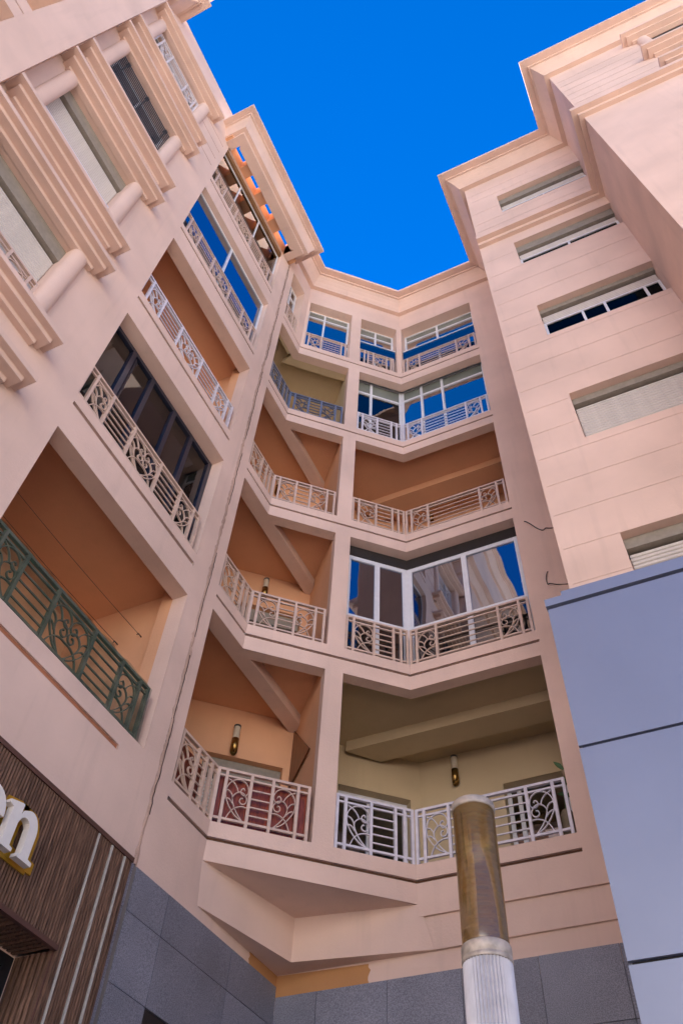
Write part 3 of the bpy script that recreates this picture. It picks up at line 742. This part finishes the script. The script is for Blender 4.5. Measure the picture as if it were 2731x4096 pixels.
s.poly([I2 + (5.3,), I2 + (5.695,), (-3.0, 8.37, 5.69), (XB + .1, 8.36, 5.69), (XB + .1, 8.36, 5.3)])
s.poly([(-3.13, 8.33, 6.17), (-3.13, 8.335, 5.688), (XB + .1, 8.335, 5.688), (XB + .1, 8.335, 6.17)])
s.poly([(-3.16, 8.30, 6.04), (XB + .1, 8.30, 6.04), (XB + .1, 8.35, 6.04), (-3.16, 8.35, 6.04)])
s.poly([(-3.05, 8.335, 5.688), (XB + .1, 8.335, 5.688), (XB + .1, 8.37, 5.688), (-3.05, 8.37, 5.688)])
s.poly([(XL, 5.655, 5.3), (XL, 6.67, 5.3), (XL, 6.67, 5.31), (XL, 5.655, 5.31)])
s.build('wall', 'pink', corner_b)
# unfinished ochre patch with a ragged edge
FLo = Fr((XL, 6.67), ((I2[0] - XL), (I2[1] - 6.67)), (1, 0)); FLo.u.normalize(); FLo.n = Vector((FLo.u.y, -FLo.u.x))
LLo = math.hypot(I2[0] - XL, I2[1] - 6.67)
FRo = Fr(I2, (1, .0035), (0, -1)); FRo.u.normalize(); FRo.n = Vector((FRo.u.y, -FRo.u.x))
rag = [(1.09 + random.uniform(-.02, .02), 5.735 - i * .035) for i in range(8)]
MB().poly([FLo.p(LLo - .001, 5.45, .004), FLo.p(LLo - .001, 5.70, .004)] + [FLo.p(u, z, .004) for u, z in rag]).build('ochre_patch', 'ochre', corner_b)
rag = [(1.13 + random.uniform(-.02, .02) + .0 * i, 5.43 + i * .033) for i in range(8)]
MB().poly([FRo.p(.001, 5.69, .004), FRo.p(.001, 5.43, .004)] + [FRo.p(u, min(z, 5.688), .004) for u, z in rag]).build('ochre_patch', 'ochre', corner_b)

# granite cladding
FLt = Fr((XL, 5.665), (I2[0] - XL, I2[1] - 5.665), (1, 0)); FLt.u.normalize(); FLt.n = Vector((FLt.u.y, -FLt.u.x)); LLt = math.hypot(I2[0] - XL, I2[1] - 5.665)
gp = MB().box(FLt, 0, LLt, 0, 5.30, -.08, -.012).build('granite_plinth', 'gasket', corner_b)
FLg = Fr((XL, 5.66), (0, 1), (1, 0))
tl = MB
def tiles(F, us, zs, par, dz=.018, skip=()):
    for i, (a, b) in enumerate(zip(us, us[1:])):
        for j, (c, e) in enumerate(zip(zs, zs[1:])):
            if (i, j) in skip: continue
            MB().box(F, a + .003, b - .003, c + .003, e - .003, -.012, dz + random.uniform(-.002, .002)).build('granite_tile', 'granite', par)
zsL = [0, .55, 1.15, 1.75, 2.35, 2.95, 3.55, 4.02, 4.57, 5.17, 5.572]
tiles(FLt, [.0, .54, 1.715, LLt - .016], zsL, gp, skip=((1, 6), (1, 7), (1, 5)))
gl_ = MB().box(FL, 5.512, 5.615, 0, 5.30, -.08, -.012).build('granite_plinth', 'gasket', left_b)
tiles(FL, [5.515, 5.615], zsL, gl_)
MB().box(FL, 5.612, 5.668, 0, 5.57, -.05, .008).build('mortar_joint', 'mortar', gl_)
MB().box(FLt, .545, 1.30, 3.0, 4.565, -.05, .006).build('vent_opening', 'black_frame', gp)
MB().box(FRo, 0, 4.6, 0, 5.30, -.08, -.012).build('granite_plinth', 'gasket', corner_b)
zsR = [0, .6, 1.2, 1.8, 2.4, 3.0, 3.6, 4.2, 4.8, 5.465]
tiles(FRo, [.016, .52, 1.335, 2.15, 2.95, 3.75, 4.5], zsR, gp)

# expansion joint between the two blocks
def ragged_strip(F, uc, z0, z1, w, d, step, amp, jag):
    mb = MB(); n = int((z1 - z0) / step); L_ = []; x = 0
    for i in range(n + 1):
        x = x * .8 + random.uniform(-amp, amp)
        L_.append((uc + x - w / 2 * random.uniform(1 - jag, 1 + jag), uc + x + w / 2 * random.uniform(1 - jag, 1 + jag), z0 + (z1 - z0) * i / n, d + random.uniform(-.004, .006)))
    P = []
    for a, b, z, dd in L_: P += [F.p(a, z, dd), F.p((a + b) / 2, z, dd + .006), F.p(b, z, dd)]
    return mb.add(P, [(i * 3 + k, i * 3 + k + 1, i * 3 + 4 + k, i * 3 + 3 + k) for i in range(n) for k in (0, 1)])
MB().box(FL, 5.62, 5.66, 5.58, 21.2, -.1, -.012).build('expansion_joint', 'crack', corner_b)
ragged_strip(FL, 5.635, 5.58, 21.0, .060, .002, .06, .007, .35).build('joint_filler', 'joint', corner_b)
for z0, z1 in ((6.1, 8.2), (8.5, 10.1), (11.2, 12.6), (13.0, 15.4), (15.9, 18.4), (18.6, 20.9)):
    ragged_strip(FL, 5.645, z0, z1, .007, .013, .06, .008, .9).build('crack', 'crack', corner_b)

# ---------------------------------------------------------------- right block
wz = [8.46, 11.47, 14.42, 17.43, 20.47]
opsB = [(.13, X2 - .002, h - 1.11, h, .24, True) for h in wz]
gz = [7.9, 8.456, 9.05, 9.62, 10.19, 10.78, 11.36, 11.93, 12.57, 13.16, 13.75, 14.33, 14.98, 15.6, 16.25, 17.02, 18.75, 19.2, 19.9, 20.75, 21.2]
allg = []
for z in gz:
    hit = [h for h in wz if h - 1.13 < z < h + .02]
    allg.append((XB + .04, (.128 if hit else X2 - .002), z, z + .008, .003, True))
w = MB().wall(FB, XB, X2, 4.2, ZTOP, opsB + allg)
w.poly([(XB, YB, 0), (XB, YB, ZTOP), (XB, YR, ZTOP), (XB, YR, 0)])
w.build('wall', 'pink', right_b)
w = MB().wall(F2S, -YB, -Y2, 4.2, ZTOP, [])
ops2_ = [(3.98, 5.6, 19.2, 20.52 + .98, .3, True), (3.98, 5.6, 15.9, 18.42, .3, True)]
g2 = [(X2 + .03, 3.95, z, z + .012, .01, True) for z in (18.55, 18.95, 19.35, 19.75, 20.15, 20.6, 21.05)]
w.wall(F2, X2, 9, 4.2, ZTOP, ops2_ + g2)
w.build('wall', 'pink', right_b)
MB().prism([(XB + .02, YB + .5), (X2, YB + .5), (X2 + .5, Y2 + .5), (9, Y2 + .5), (9, 14), (XB + .02, 14)], 0, 21.6).build('core_wall', 'pink', right_b)
MB().sweep([(XB, YR), (XB, YB), (X2, YB), (X2, Y2), (9, Y2)], CORN(21.8), pre=(mB.x, YR)).build('cornice', 'pink', right_b)
MB().prism([(-.3, 7.2), (9, 7.2), (9, 14), (-.3, 14)], 21.5, 26.2).build('added_sun_block', 'cream_wall', right_b)  # unseen box, added to keep the sun off the nearer bay's side wall
SC = [(-.01, 17.83), (.085, 17.83), (.085, 17.94), (.185, 17.94), (.185, 18.07), (-.01, 18.08)]
MB().sweep([(XB - .0, YB), (X2, YB), (X2, Y2), (9, Y2)], SC).build('string_course', 'pink', right_b)
# hoods of the nearer bay
stepped(F2, 3.50, 6.2, 21.36, .10, right_b, 'window_hood')
stepped(F2, 3.52, 6.2, 19.70, .10, right_b, 'window_sill')
stepped(F2, 3.50, 6.2, 18.36, .10, right_b, 'window_hood')
pilaster(F2, 3.86, 19.78, 21.22, right_b); pilaster(F2, 3.86, 16.3, 18.22, right_b)
shutter(right_b, F2, -.12, 3.98, 5.6, 19.3, 21.5, 21.1); shutter(right_b, F2, -.12, 3.98, 5.6, 16.5, 18.4, 18.0)
# shutters of the right block
zb = [8.30, 11.33, 14.30, 17.16, 20.20]; zs_ = [7.4, 10.36, 14.02, 16.90, 19.93]
for h, b, z in zip(wz, zb, zs_):
    shutter(right_b, FB, -.13, .135, X2 - .01, z, h - .003, b)
for i, vs_ in ((2, [.75, 1.10, 1.72]), (3, [1.05]), (4, [1.05])):
    window(right_b, FB, -.17, .135, X2 - .01, wz[i] - 1.105, zs_[i] + .02, vs_, [], 'white_frame', 'bluegreen_glass', fw=.04)

# ---------------------------------------------------------------- metal clad shop on the right
mc = tag(empty('shop_cladding', (2, 5.5, 0)), 'blue grey metal panel cladding of the shop below the shuttered block', 'cladding')
FC = Fr((0, 5.0), (1, 0), (0, -1))
MB().box(FC, -.63, 5.5, 0, 6.66, -.98, -.03).build('backing', 'gasket', mc)
xs = [-.65, 2.6, 5.5]; zz = [0, .86, 2.33, 3.80, 5.262, 6.662]
for a, b in zip(xs, xs[1:]):
    for c, e in zip(zz, zz[1:]):
        MB().box(FC, a + (.0 if a < 0 else .012), b - .012, c + .012, e - .012, -.029, .0).build('panel', 'panel', mc)
MB().box(FC, -.66, 5.5, 6.682, 6.765, -.06, .012).build('coping', 'panel', mc)
MB().box(FC, -.52, 5.5, 6.68, 6.90, -.11, -.075).build('flashing', 'panel', mc)

# ---------------------------------------------------------------- slatted shop front on the left
sf = tag(empty('slatted_shopfront', (-4.9, 3.5, 0)), 'dark walnut slatted shopfront under the green netted balcony', 'shopfront')
FS = Fr((-4.85, 0), (0, 1), (1, 0))
MB().box(FS, 4.92, 5.50, 0, 5.52, -.078, -.03).box(FS, .8, 4.92, 4.52, 5.52, -.078, -.03).build('backing_board', 'trim_brown', sf)
strips = (5.003, 5.203, 5.398)
me = {}
y = .9; pitch = .0325
while y < 5.505:
    if all(abs(y + .011 - s_) > .016 for s_ in strips):
        z0 = 0 if y > 4.905 else 4.52
        key = z0
        if key not in me:
            mb = MB().box(FS, 0, .022, z0, 5.515, -.03, .0)
            m_ = bpy.data.meshes.new('slat'); m_.from_pydata(mb.v, [], mb.f); m_.update(); m_.materials.append(MT['slat']); me[key] = m_
        o = link(me[key], 'slat', None, sf); o.location.y = y
    y += pitch
for s_ in strips: MB().box(FS, s_ - .010, s_ + .010, 0, 5.515, -.03, .004).build('pale_strip', 'light_strip', sf)
MB().box(FS, .8, 5.515, 5.517, 5.56, -.078, .012).build('top_trim', 'trim_brown', sf)
MB().box(FS, .8, 4.915, 4.478, 4.518, -.03, .012).build('edge_trim', 'trim_brown', sf)
sm = None
y = .9
while y < 4.9:
    if sm is None:
        mb = MB().prism([(-5.28, 0), (-4.885, 0), (-4.885, .03), (-5.28, .03)], 4.49, 4.515)
        sm = bpy.data.meshes.new('soffit_slat'); sm.from_pydata(mb.v, [], mb.f); sm.update(); sm.materials.append(MT['slat'])
    o = link(sm, 'soffit_slat', None, sf); o.location.y = y; y += .052
MB().prism([(-5.28, .8), (-4.88, .8), (-4.88, 4.95), (-5.28, 4.95)], 4.535, 4.56).build('soffit_board', 'black_frame', sf)
FJ = Fr((0, 4.915), (-1, 0), (0, -1))
MB().box(FJ, 4.90, 5.3, 0, 4.5, -.05, -.03).build('backing_board', 'trim_brown', sf)
for i in range(7):
    MB().box(FJ, 4.89 + i * .056, 4.925 + i * .056, 0, 4.488, -.03, .0).build('slat', 'slat', sf)
FSg = Fr((-5.20, 0), (0, 1), (1, 0))
sw = window(sf, FSg, 0, .9, 4.86, .1, 4.45, [2.2, 3.5], [3.1], 'black_frame', 'shop_glass', fw=.09, depth=.08, name='shop_window')
MB().box(FSg, .8, 4.9, 0, 4.5, -1.3, -1.25).build('shop_interior', 'dark', sf)

# shop sign: raised white letters on gold plates; only the end of the word is in the picture
sg = tag(empty('shop_sign', (-4.8, 4.0, 4.8)), 'white raised letters on gold plates fixed to the walnut slats', 'sign')
FW = Fr((-4.72, 0), (0, 1), (1, 0))
def arc(cx, cz, rx, rz, a0, a1, n=16):
    return [(cx + rx * math.cos(math.radians(a0 + (a1 - a0) * i / n)), cz + rz * math.sin(math.radians(a0 + (a1 - a0) * i / n))) for i in range(n + 1)]
def letter_n(x, z, h, g=0.0):
    # serifed lower-case n, x = left edge, z = baseline
    s_ = h / .36
    o_ = [(-.01 - g, -g), (.165 + g, -g), (.165 + g, .028 + g), (.128 + g, .034 + g), (.128 + g, .215)]
    o_ += [(a, b) for a, b in arc(.195, .215, max(.062 - g, .02), max(.075 - g, .02), 165, 20, 10)]
    o_ += [(.258 - g, .10), (.258 - g, .034 + g), (.225 - g, .028 + g), (.225 - g, -g), (.395 + g, -g), (.395 + g, .028 + g), (.345 + g, .036 + g), (.345 + g, .20)]
    o_ += [(a, b) for a, b in arc(.235, .215, .11 + g, .150 + g, 0, 105, 14)]
    o_ += [(.150, .330 + g), (.132 + g, .292 + g), (.132 + g, .372 + g), (.11, .372 + g), (-.012 - g, .338 + g), (-.012 - g, .312 - g), (.035 - g, .300 - g), (.035 - g, .036 + g), (-.01 - g, .028 + g)]
    return [(x + a * s_, z + b * s_) for a, b in o_]
MB().fprism(FW, letter_n(3.865, 4.785, .36), -.062, 0).build('letter', 'letter', sg)['label'] = 'letter n'
FG = Fr((-4.838, 0), (0, 1), (1, 0))
MB().fprism(FG, letter_n(3.955, 4.84, .37, .03), -.012, .004).build('gold_plate', 'gold', sg)
def letter_e(x, z, g=0.0):
    o_ = arc(.16, .175, .17 + g, .19 + g, 0, 318, 40)
    o_ += arc(.175, .175, .105 - g, .15 - g, 312, 190, 20)
    o_ += [(.075 - g, .175 - g), (.33 + g, .175 - g)]
    return [(x + a, z + b) for a, b in o_]
MB().fprism(FW, letter_e(3.515, 4.785), -.062, 0).build('letter', 'letter', sg)['label'] = 'letter e'
hole = arc(.16, .24, .082, .085, 0, 180, 14)
MB().fprism(FG, letter_e(3.60, 4.84, .03), -.012, .003).build('gold_plate', 'gold', sg)
MB().box(FG, 3.62, 4.335, 4.785, 4.875, -.012, .001).build('gold_plate', 'gold', sg)

# ---------------------------------------------------------------- street lamp
lx, ly = -1.078, 3.686
lp = tag(empty('street_lamp', (lx, ly, 0)), 'cylindrical street lamp with smoked amber tube and fluted aluminium post', 'lamp')
n = 42; prof = []
for k in range(n * 2):
    a = math.pi * k / n; r = .1115 if k % 2 else .1025
    prof.append((lx + r * math.cos(a), ly + r * math.sin(a)))
MB().prism(prof, .0, 3.305).build('fluted_post', 'alu', lp)
MB().lathe((lx, ly), [(.17, .0), (.17, .025), (.115, .03), (.115, .05)], 40).build('base_plate', 'alu', lp, True)
MB().lathe((lx, ly), [(.1125, 3.300), (.1145, 3.304), (.1145, 3.318), (.111, 3.321), (.111, 3.326), (.1135, 3.330), (.1135, 3.368), (.110, 3.376), (.100, 3.378)], 48).build('collar', 'alu_worn', lp, True)
MB().lathe((lx, ly), [(.1065, 3.374), (.1065, 4.058), (.1035, 4.058), (.1035, 3.374), (.1065, 3.374)], 48, cap=False).build('amber_tube', 'amber_tube', lp, True)
MB().lathe((lx, ly), [(.103, 4.052), (.111, 4.056), (.1115, 4.062), (.1115, 4.088), (.107, 4.096), (.0, 4.100)], 48).build('cap', 'alu_worn', lp, True)
MB().lathe((lx, ly), [(.042, 3.378), (.042, 4.052)], 24).build('sky_tinted_lamp_core', 'core', lp, True)
for i in range(17):
    z = 3.40 + i * .0385
    MB().lathe((lx, ly), [(.1025, z + .005), (.060, z + .012), (.060, z + .006), (.1025, z - .004), (.1025, z + .005)], 36, cap=False).build('louvre', 'louvre', lp, True)

# ---------------------------------------------------------------- wall lamps
def wall_lamp(F, u, z0, z1, label, d0=.012):
    q = F.p(u, 0, d0 + .065); c = (q[0], q[1])
    e = tag(empty('wall_lamp', (c[0], c[1], z0)), label, 'wall lamp', 'slim tube lamps on balcony walls')
    zm = z0 + (z1 - z0) * .52
    mb = MB(); n_ = 20; P = []
    for k in range(n_):
        a = 2 * math.pi * k / n_; P.append((c[0] + .052 * math.cos(a), c[1] + .052 * math.sin(a), z0 + .05 + .05 * math.cos(a + 1.0)))
    for k in range(n_):
        a = 2 * math.pi * k / n_; P.append((c[0] + .052 * math.cos(a), c[1] + .052 * math.sin(a), zm))
    mb.add(P, [(k, (k + 1) % n_, n_ + (k + 1) % n_, n_ + k) for k in range(n_)] + [tuple(range(n_))[::-1], tuple(range(n_, 2 * n_))])
    mb.build('lamp_body', 'brass', e, True)
    MB().lathe(c, [(.048, zm), (.048, z1 - .03)], 20).build('lamp_glass', 'frost', e, True)
    MB().lathe(c, [(.052, z1 - .03), (.052, z1), (.0, z1 + .002)], 20).build('lamp_cap', 'steel', e, True)
    MB().box(F, u - .02, u + .02, zm - .05, zm + .03, 0.0, d0 + .06).build('bracket', 'steel', e)
wall_lamp(B15, .29, 8.58, 9.05, 'brass and frosted tube lamp above the red brown boards')
wall_lamp(B15, .34, 11.76, 12.23, 'tube lamp on the wall of the second storey corner balcony')
wall_lamp(B15, .25, 14.76, 15.25, 'tube lamp half hidden by the third storey corner railing')
wall_lamp(B10, -3.16, 8.82, 9.31, 'tube lamp on the olive wall above the street lamp cap')
wall_lamp(B10, -3.24, 15.2, 15.68, 'tube lamp behind the bars of the third storey right balcony')

# ---------------------------------------------------------------- things on balconies
o = MB().box(FM, .03, 1.12, 6.66, 7.31, -.135, -.115).build('board', 'redwood'); tag(o, 'wide red brown timber board behind the first storey corner railing', 'board')
o = MB().box(FL, 6.10, 6.56, 6.70, 7.33, -.20, -.18).build('board', 'redwood'); tag(o, 'narrow red brown timber board behind the short side railing by the joint', 'board')
FP = Fr(Mo(T0, 0), (-nM.x, -nM.y), (-eM.x, -eM.y))
o = MB().fprism(FP, [(1.48, 9.24), (.42, 8.19), (1.48, 8.24)], .012, .03).build('board', 'brownwood'); tag(o, 'pointed brown board leaning on the pier wall of the first balcony', 'board')
o = MB().box(FM, -.02, .03, 6.66, 7.08, -.30, -.18).build('folded_cloth', 'blue_cloth'); tag(o, 'blue cloth beside the edge of the red brown board', 'cloth')
# wavy cloth on the third storey
mb = MB(); P = []; nn = 14
for i in range(nn + 1):
    for j in range(7):
        u = .68 + .34 * i / nn; P.append(FM.p(u, 12.73 + .16 * j / 6 * (.7 + .3 * math.sin(i * .9)), -.22 + .03 * math.sin(i * 1.3 + j)))
mb.add(P, [(i * 7 + j, i * 7 + j + 1, (i + 1) * 7 + j + 1, (i + 1) * 7 + j) for i in range(nn) for j in range(6)])
o = mb.build('laundry_cloth', 'floral', None, True); tag(o, 'crumpled red and white cloth behind the third storey scroll panel', 'cloth')
# netting on the lowest left balcony
mb = MB(); P = []; nn = 60
for i in range(nn + 1):
    for j in range(5):
        u = 2.71 + 2.53 * i / nn; z = 6.67 + (.70) * j / 4 + (.012 * math.sin(i * .8) if j == 4 else 0)
        P.append(FL.p(u, z, -.026 + .008 * math.sin(i * .55 + j * 1.1)))
mb.add(P, [(i * 5 + j, i * 5 + j + 1, (i + 1) * 5 + j + 1, (i + 1) * 5 + j) for i in range(nn) for j in range(4)])
o = mb.build('shade_netting', 'mesh', None, True); tag(o, 'green shade netting stretched along the lowest left balcony railing', 'netting')
# washing lines
for x, y0, y1, z, lab in ((-5.55, 2.70, 5.40, 8.53, 'washing line strung nearest the front of the netted balcony'), (-5.9, 2.70, 5.40, 8.53, 'washing line further inside the netted balcony')):
    e = tag(empty('washing_line', (x, (y0 + y1) / 2, z)), lab, 'washing line')
    MB().tube([(x, y0 + (y1 - y0) * i / 16, z - .03 * math.sin(math.pi * i / 16)) for i in range(17)], .0035, 5).build('line', 'wire', e)
    MB().tube([(x, y1 + .02, z), (x, y1 - .05, z), (x, y1 - .06, z - .03)], .008, 6).build('hook', 'wire', e)
# curtains behind the navy window
def curtain(u0, u1, label):
    mb = MB(); P = []; nn = 48
    for i in range(nn + 1):
        u = u0 + (u1 - u0) * i / nn; ph = (u - u0) * 40
        for j, z in enumerate((9.6, 10.4, 11.2, 11.95)):
            P.append(FL.p(u, z, -.318 + .030 * math.sin(ph + .5 * j) + .012 * math.sin(ph * .37)))
    mb.add(P, [(i * 4 + j, i * 4 + j + 1, (i + 1) * 4 + j + 1, (i + 1) * 4 + j) for i in range(nn) for j in range(3)])
    o = mb.build('curtain', 'curtain', None, True); tag(o, label, 'curtain', 'curtains behind the navy window')
curtain(2.85, 3.6, 'pale pleated curtain at the near end of the navy window')
curtain(3.72, 4.72, 'pale pleated curtain in the middle of the navy window')
# plant at the end of the first storey right balcony
e = tag(empty('potted_plant', (-1.38, 8.6, 6.5)), 'small green plant in a pot at the end of the right balcony', 'plant')
MB().lathe((-1.40, 8.52), [(.05, 6.7), (.09, 6.72), (.075, 7.0), (.055, 7.05)], 18).build('pot', 'pot', e, True)
MB().tube([(-1.40, 8.52, 7.0), (-1.38, 8.5, 7.3), (-1.34, 8.5, 7.50)], .012, 6).build('stem', 'leaf', e)
MB().lathe((-1.335, 8.5), [(.004, 7.46), (.026, 7.48), (.036, 7.52), (.028, 7.555), (.005, 7.57)], 14).build('seed_head', 'pot', e, True)
def leaf(p, d, L_, w):
    p = Vector(p); d = Vector(d).normalized(); s_ = d.cross(Vector((0, 1, .2))).normalized(); u_ = s_.cross(d)
    P = []; Fc = []
    for i in range(7):
        t = i / 6; ww = w * math.sin(math.pi * (t * .92 + .06)) ; c = p + d * L_ * t - Vector((0, 0, .25 * L_ * t * t))
        P += [c - s_ * ww + u_ * .01, c, c + s_ * ww + u_ * .01]
    Fc = [(i * 3 + k, i * 3 + k + 1, i * 3 + 4 + k, i * 3 + 3 + k) for i in range(6) for k in (0, 1)]
    MB().add(P, Fc).build('leaf', 'leaf', e, True)
leaf((-1.33, 8.5, 7.56), (-.5, -.1, .9), .22, .028); leaf((-1.36, 8.5, 7.35), (.3, -.4, .4), .16, .024)
leaf((-1.37, 8.52, 7.25), (-.4, .1, .4), .15, .024); leaf((-1.38, 8.5, 7.2), (.35, -.3, .1), .16, .025)
# loose cables on the rear wall
def cable(pts, label):
    q = catmull(pts, 8)
    o = MB().tube([(x, YR - .02 - .02 * math.sin(i * .4), z) for i, (x, z) in enumerate(q)], .008, 6).build('loose_cable', 'wire', None, True); tag(o, label, 'cable')
cable([(-1.13, 12.01), (-1.0, 11.82), (-.87, 11.66), (-.80, 11.68), (-.60, 11.63)], 'upper loose black cable dangling from the rear wall')
cable([(-.955, 10.72), (-1.0, 10.56), (-.985, 10.46), (-.90, 10.43), (-.60, 10.33)], 'hooked black cable on the rear wall above the metal cladding')

# ---------------------------------------------------------------- street side opposite, seen only in reflections
ob = tag(empty('apartment_building', (0, -26, 0)), 'cream building across the street behind the viewer', 'building')
FO = Fr((0, -24), (1, 0), (0, 1))
ops = [(-30 + 4 * i, -28 + 4 * i, 2 + 3.1 * j, 3.6 + 3.1 * j, .25, True) for i in range(15) for j in range(5)]
MB().wall(FO, -32, 32, 0, 18, ops).build('wall', 'cream_wall', ob)
MB().box(FO, -32, 32, 0, 17.9, -10, -.4).build('core_wall', 'cream_wall', ob)
